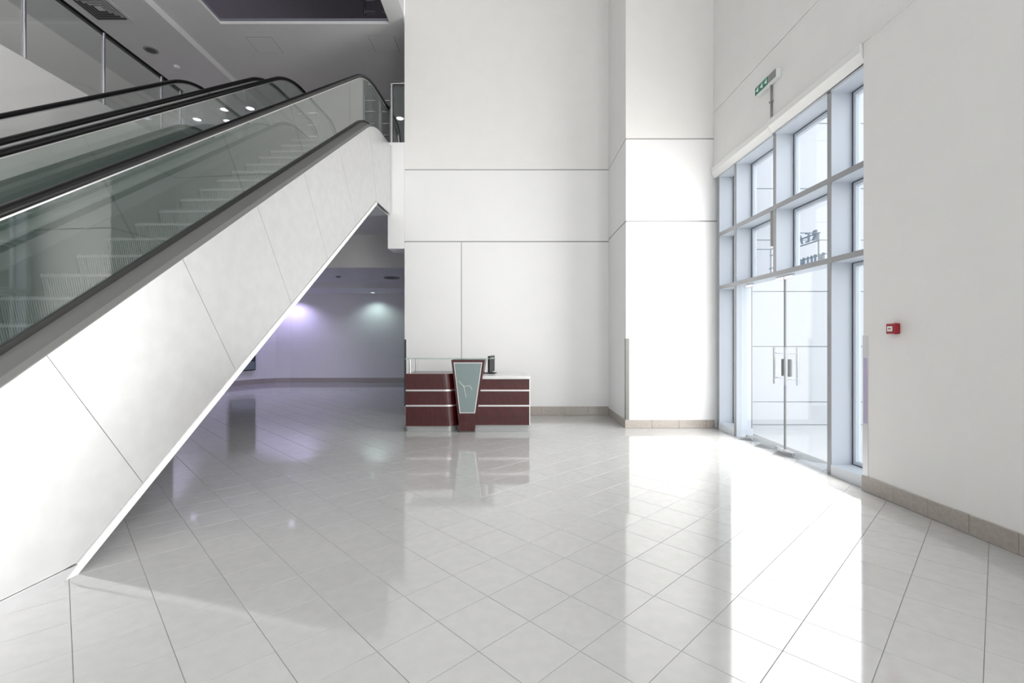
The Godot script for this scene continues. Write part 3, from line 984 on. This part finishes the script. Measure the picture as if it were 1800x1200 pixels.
func make_fittings() -> void:
	var turn := atan(RIGHT_TURN)
	var T := Transform3D(Basis(Vector3.UP, turn), Vector3(FRAME_X, 0, 0))
	# exit sign on the entrance wall with its conduit
	var x := thing("exit_sign", "green emergency exit sign with white arrows above the glazing", "sign", T * Vector3(-0.02, 4.245, -5.72), turn)
	part("case", bx(-0.06, 0.0, 0.0, 0.105, -0.02, -0.46, 0.006), M.white, x)
	part("face", bx(-0.064, -0.059, 0.008, 0.098, -0.026, -0.3), M.green, x)
	part("end_face", bx(-0.064, -0.059, 0.008, 0.098, -0.31, -0.45), M.grey, x)
	for i in 3:
		var s := 0.07 + 0.09 * i
		var st := new_st()
		var a := Vector3(-0.065, 0.053, s - 0.03)
		var b := Vector3(-0.065, 0.083, s + 0.03)
		var c := Vector3(-0.065, 0.023, s + 0.03)
		tri(st, a, c, b)
		part("arrow", finish(st), M.white, x)
	var cd := thing("conduit", "thin grey cable conduit running down from the exit sign", "conduit", T * Vector3(-0.032, 3.85, -5.44), turn)
	part("pipe", tube_mesh([Vector3.ZERO, Vector3(0, 0.395, 0)], 0.012, 8), M.grey, cd)
	part("saddle", bx(-0.015, 0.012, 0.2, 0.215, -0.025, 0.025), M.grey, cd)
	# fire alarm call point
	var f := thing("fire_call_point", "small red fire alarm call point on the white wall", "fire alarm", T * Vector3(-0.045, 1.338, -3.66), turn)
	part("case", bx(-0.05, 0.0, 0.0, 0.085, 0.0, 0.085, 0.006), M.red, f)
	part("glass_plate", bx(-0.053, -0.049, 0.022, 0.062, 0.02, 0.068), M.white, f)
	part("emblem", bx(-0.0545, -0.052, 0.038, 0.047, 0.03, 0.058), M.red, f)
	# upper ceiling fittings
	downlight(Vector3(-6.87, 6.82, -8.93), "unlit dark round downlight in the ceiling above the balcony", "", Color.WHITE, 0.0, 0.11)
	for p in [[-6.22, 11.15], [-6.86, 11.2], [-7.14, 11.78], [-7.85, 11.7], [-2.84, 11.9]]:
		downlight(Vector3(p[0], 6.94 if p[0] > -5.97 else 6.82, -p[1]), "lit downlight in the upper storey ceiling seen through the second escalator's glass" if p[0] < -5.0 else "lit downlight in the upper storey ceiling seen through the short railing glass", "upper storey downlights", Color(0.92, 0.92, 1.0), 0.45, 0.11)
	for p in [[-6.7, 2.76, 14.1, Color(0.8, 0.76, 1.0), 1.5], [-4.2, 2.76, 14.15, Color(0.85, 0.96, 0.95), 0.5]]:
		downlight(Vector3(p[0], p[1], -p[2]), "lit downlight washing the %s of the far hall wall" % ("curved end" if p[0] < -5.0 else "straight part"), "", p[3], p[4], 0.07)
	for p in [[-5.05, 2.9, 10.75], [-7.6, 2.9, 11.2]]:
		downlight(Vector3(p[0], p[1], -p[2]), "lit round downlight in the low hall ceiling %s" % ("over the middle of the hall" if p[0] > -6.0 else "beside the dark shop window"), "", Color(0.86, 0.83, 1.0), 1.6, 0.08)
	downlight(Vector3(-4.35, 2.9, -11.75), "small unlit downlight in the low hall ceiling", "", Color.WHITE, 0.0, 0.05)
	var dv := thing("air_diffuser", "round grey air diffuser in the low hall ceiling", "air vent", Vector3(-3.05, 2.9, -11.9))
	for r in [0.08, 0.14, 0.2]:
		part("ring", lathe_mesh([Vector2(r - 0.02, 0.0), Vector2(r - 0.005, -0.02), Vector2(r, 0.0)], 20), M.grey, dv)
	var ad := thing("air_diffuser", "square louvred air diffuser in the ceiling above the balcony", "air vent", Vector3(-6.85, 6.82, -7.8))
	part("backing", bx(-0.32, 0.32, -0.006, 0.0, -0.32, 0.32), M.ceiling, ad)
	for i in 4:
		var h := 0.06 + 0.055 * i
		var st := new_st()
		for s in 4:
			var a := PI / 2 * s
			var b := a + PI / 2
			var p := func(ang: float, rr: float, y: float): return Vector3(rr * cos(ang + PI / 4) * 1.414, y, rr * sin(ang + PI / 4) * 1.414)
			quad(st, p.call(a, h, -0.008), p.call(b, h, -0.008), p.call(b, h + 0.03, -0.022), p.call(a, h + 0.03, -0.022))
		part("louvre", finish(st), M.steel_dark, ad)
	var sd := thing("smoke_detector", "small white smoke detector on the ceiling above the balcony", "smoke detector", Vector3(-6.75, 6.82, -9.45))
	part("body", lathe_mesh([Vector2(0.001, -0.045), Vector2(0.035, -0.045), Vector2(0.055, -0.02), Vector2(0.06, 0.0)]), M.white, sd)
	for p in [[-4.72, 8.97], [-2.43, 8.93]]:
		var h := thing("access_hatch", "flush square access hatch in the grey ceiling %s" % ("over the middle of the escalators" if p[0] < -3.0 else "near the white wall"), "hatch", Vector3(p[0], 6.94, -p[1]))
		part("frame", bx(-0.24, 0.24, -0.003, 0.0, -0.24, 0.24), M.grey, h)
		part("leaf", bx(-0.232, 0.232, -0.006, -0.003, -0.232, 0.232), M.ceiling, h)
	# display case and shop front on the hall wall
	var a2 := Vector2(-7.72, 14.05)
	var b2 := Vector2(-8.03, 13.3)
	var mid := (a2 + b2) / 2
	var dir := (a2 - b2).normalized()
	var ps := thing("display_case", "dark framed display case with a pale glass strip on the hall wall", "display", Vector3(mid.x + 0.02, 0.42, -mid.y + 0.01), atan2(dir.y, dir.x) )
	part("case", box_mesh(Vector3(-0.4, 0, 0.0), Vector3(0.4, 1.6, 0.05), 0.004), M.dark_shop, ps)
	part("pale_strip", box_mesh(Vector3(-0.36, 0.03, 0.05), Vector3(0.37, 0.27, 0.056)), M.frosted, ps)
	var sf := thing("shop_window", "dark shop front with pale lilac lettering on the hall side wall", "shop front", Vector3(-8.14, 0.0, -10.2), PI / 2)
	part("board", box_mesh(Vector3(-1.3, 0.2, 0.0), Vector3(1.0, 2.55, 0.06), 0.004), M.dark_shop, sf)
	for c in 2:
		var path := []
		for k in 9:
			var t := lerpf(-2.2, 2.0, k / 8.0)
			path.append(Vector3(0.55 - 0.3 * c + 0.1 * cos(t), 2.15 + 0.11 * sin(t), 0.07))
		part("letter", tube_mesh(path, 0.018, 8), M.glow, sf)

func _ready() -> void:
	make_view()
	make_materials()
	make_floor()
	make_walls()
	make_baseboards()
	make_entrance()
	make_escalators()
	make_railings()
	make_desk()
	make_fittings()
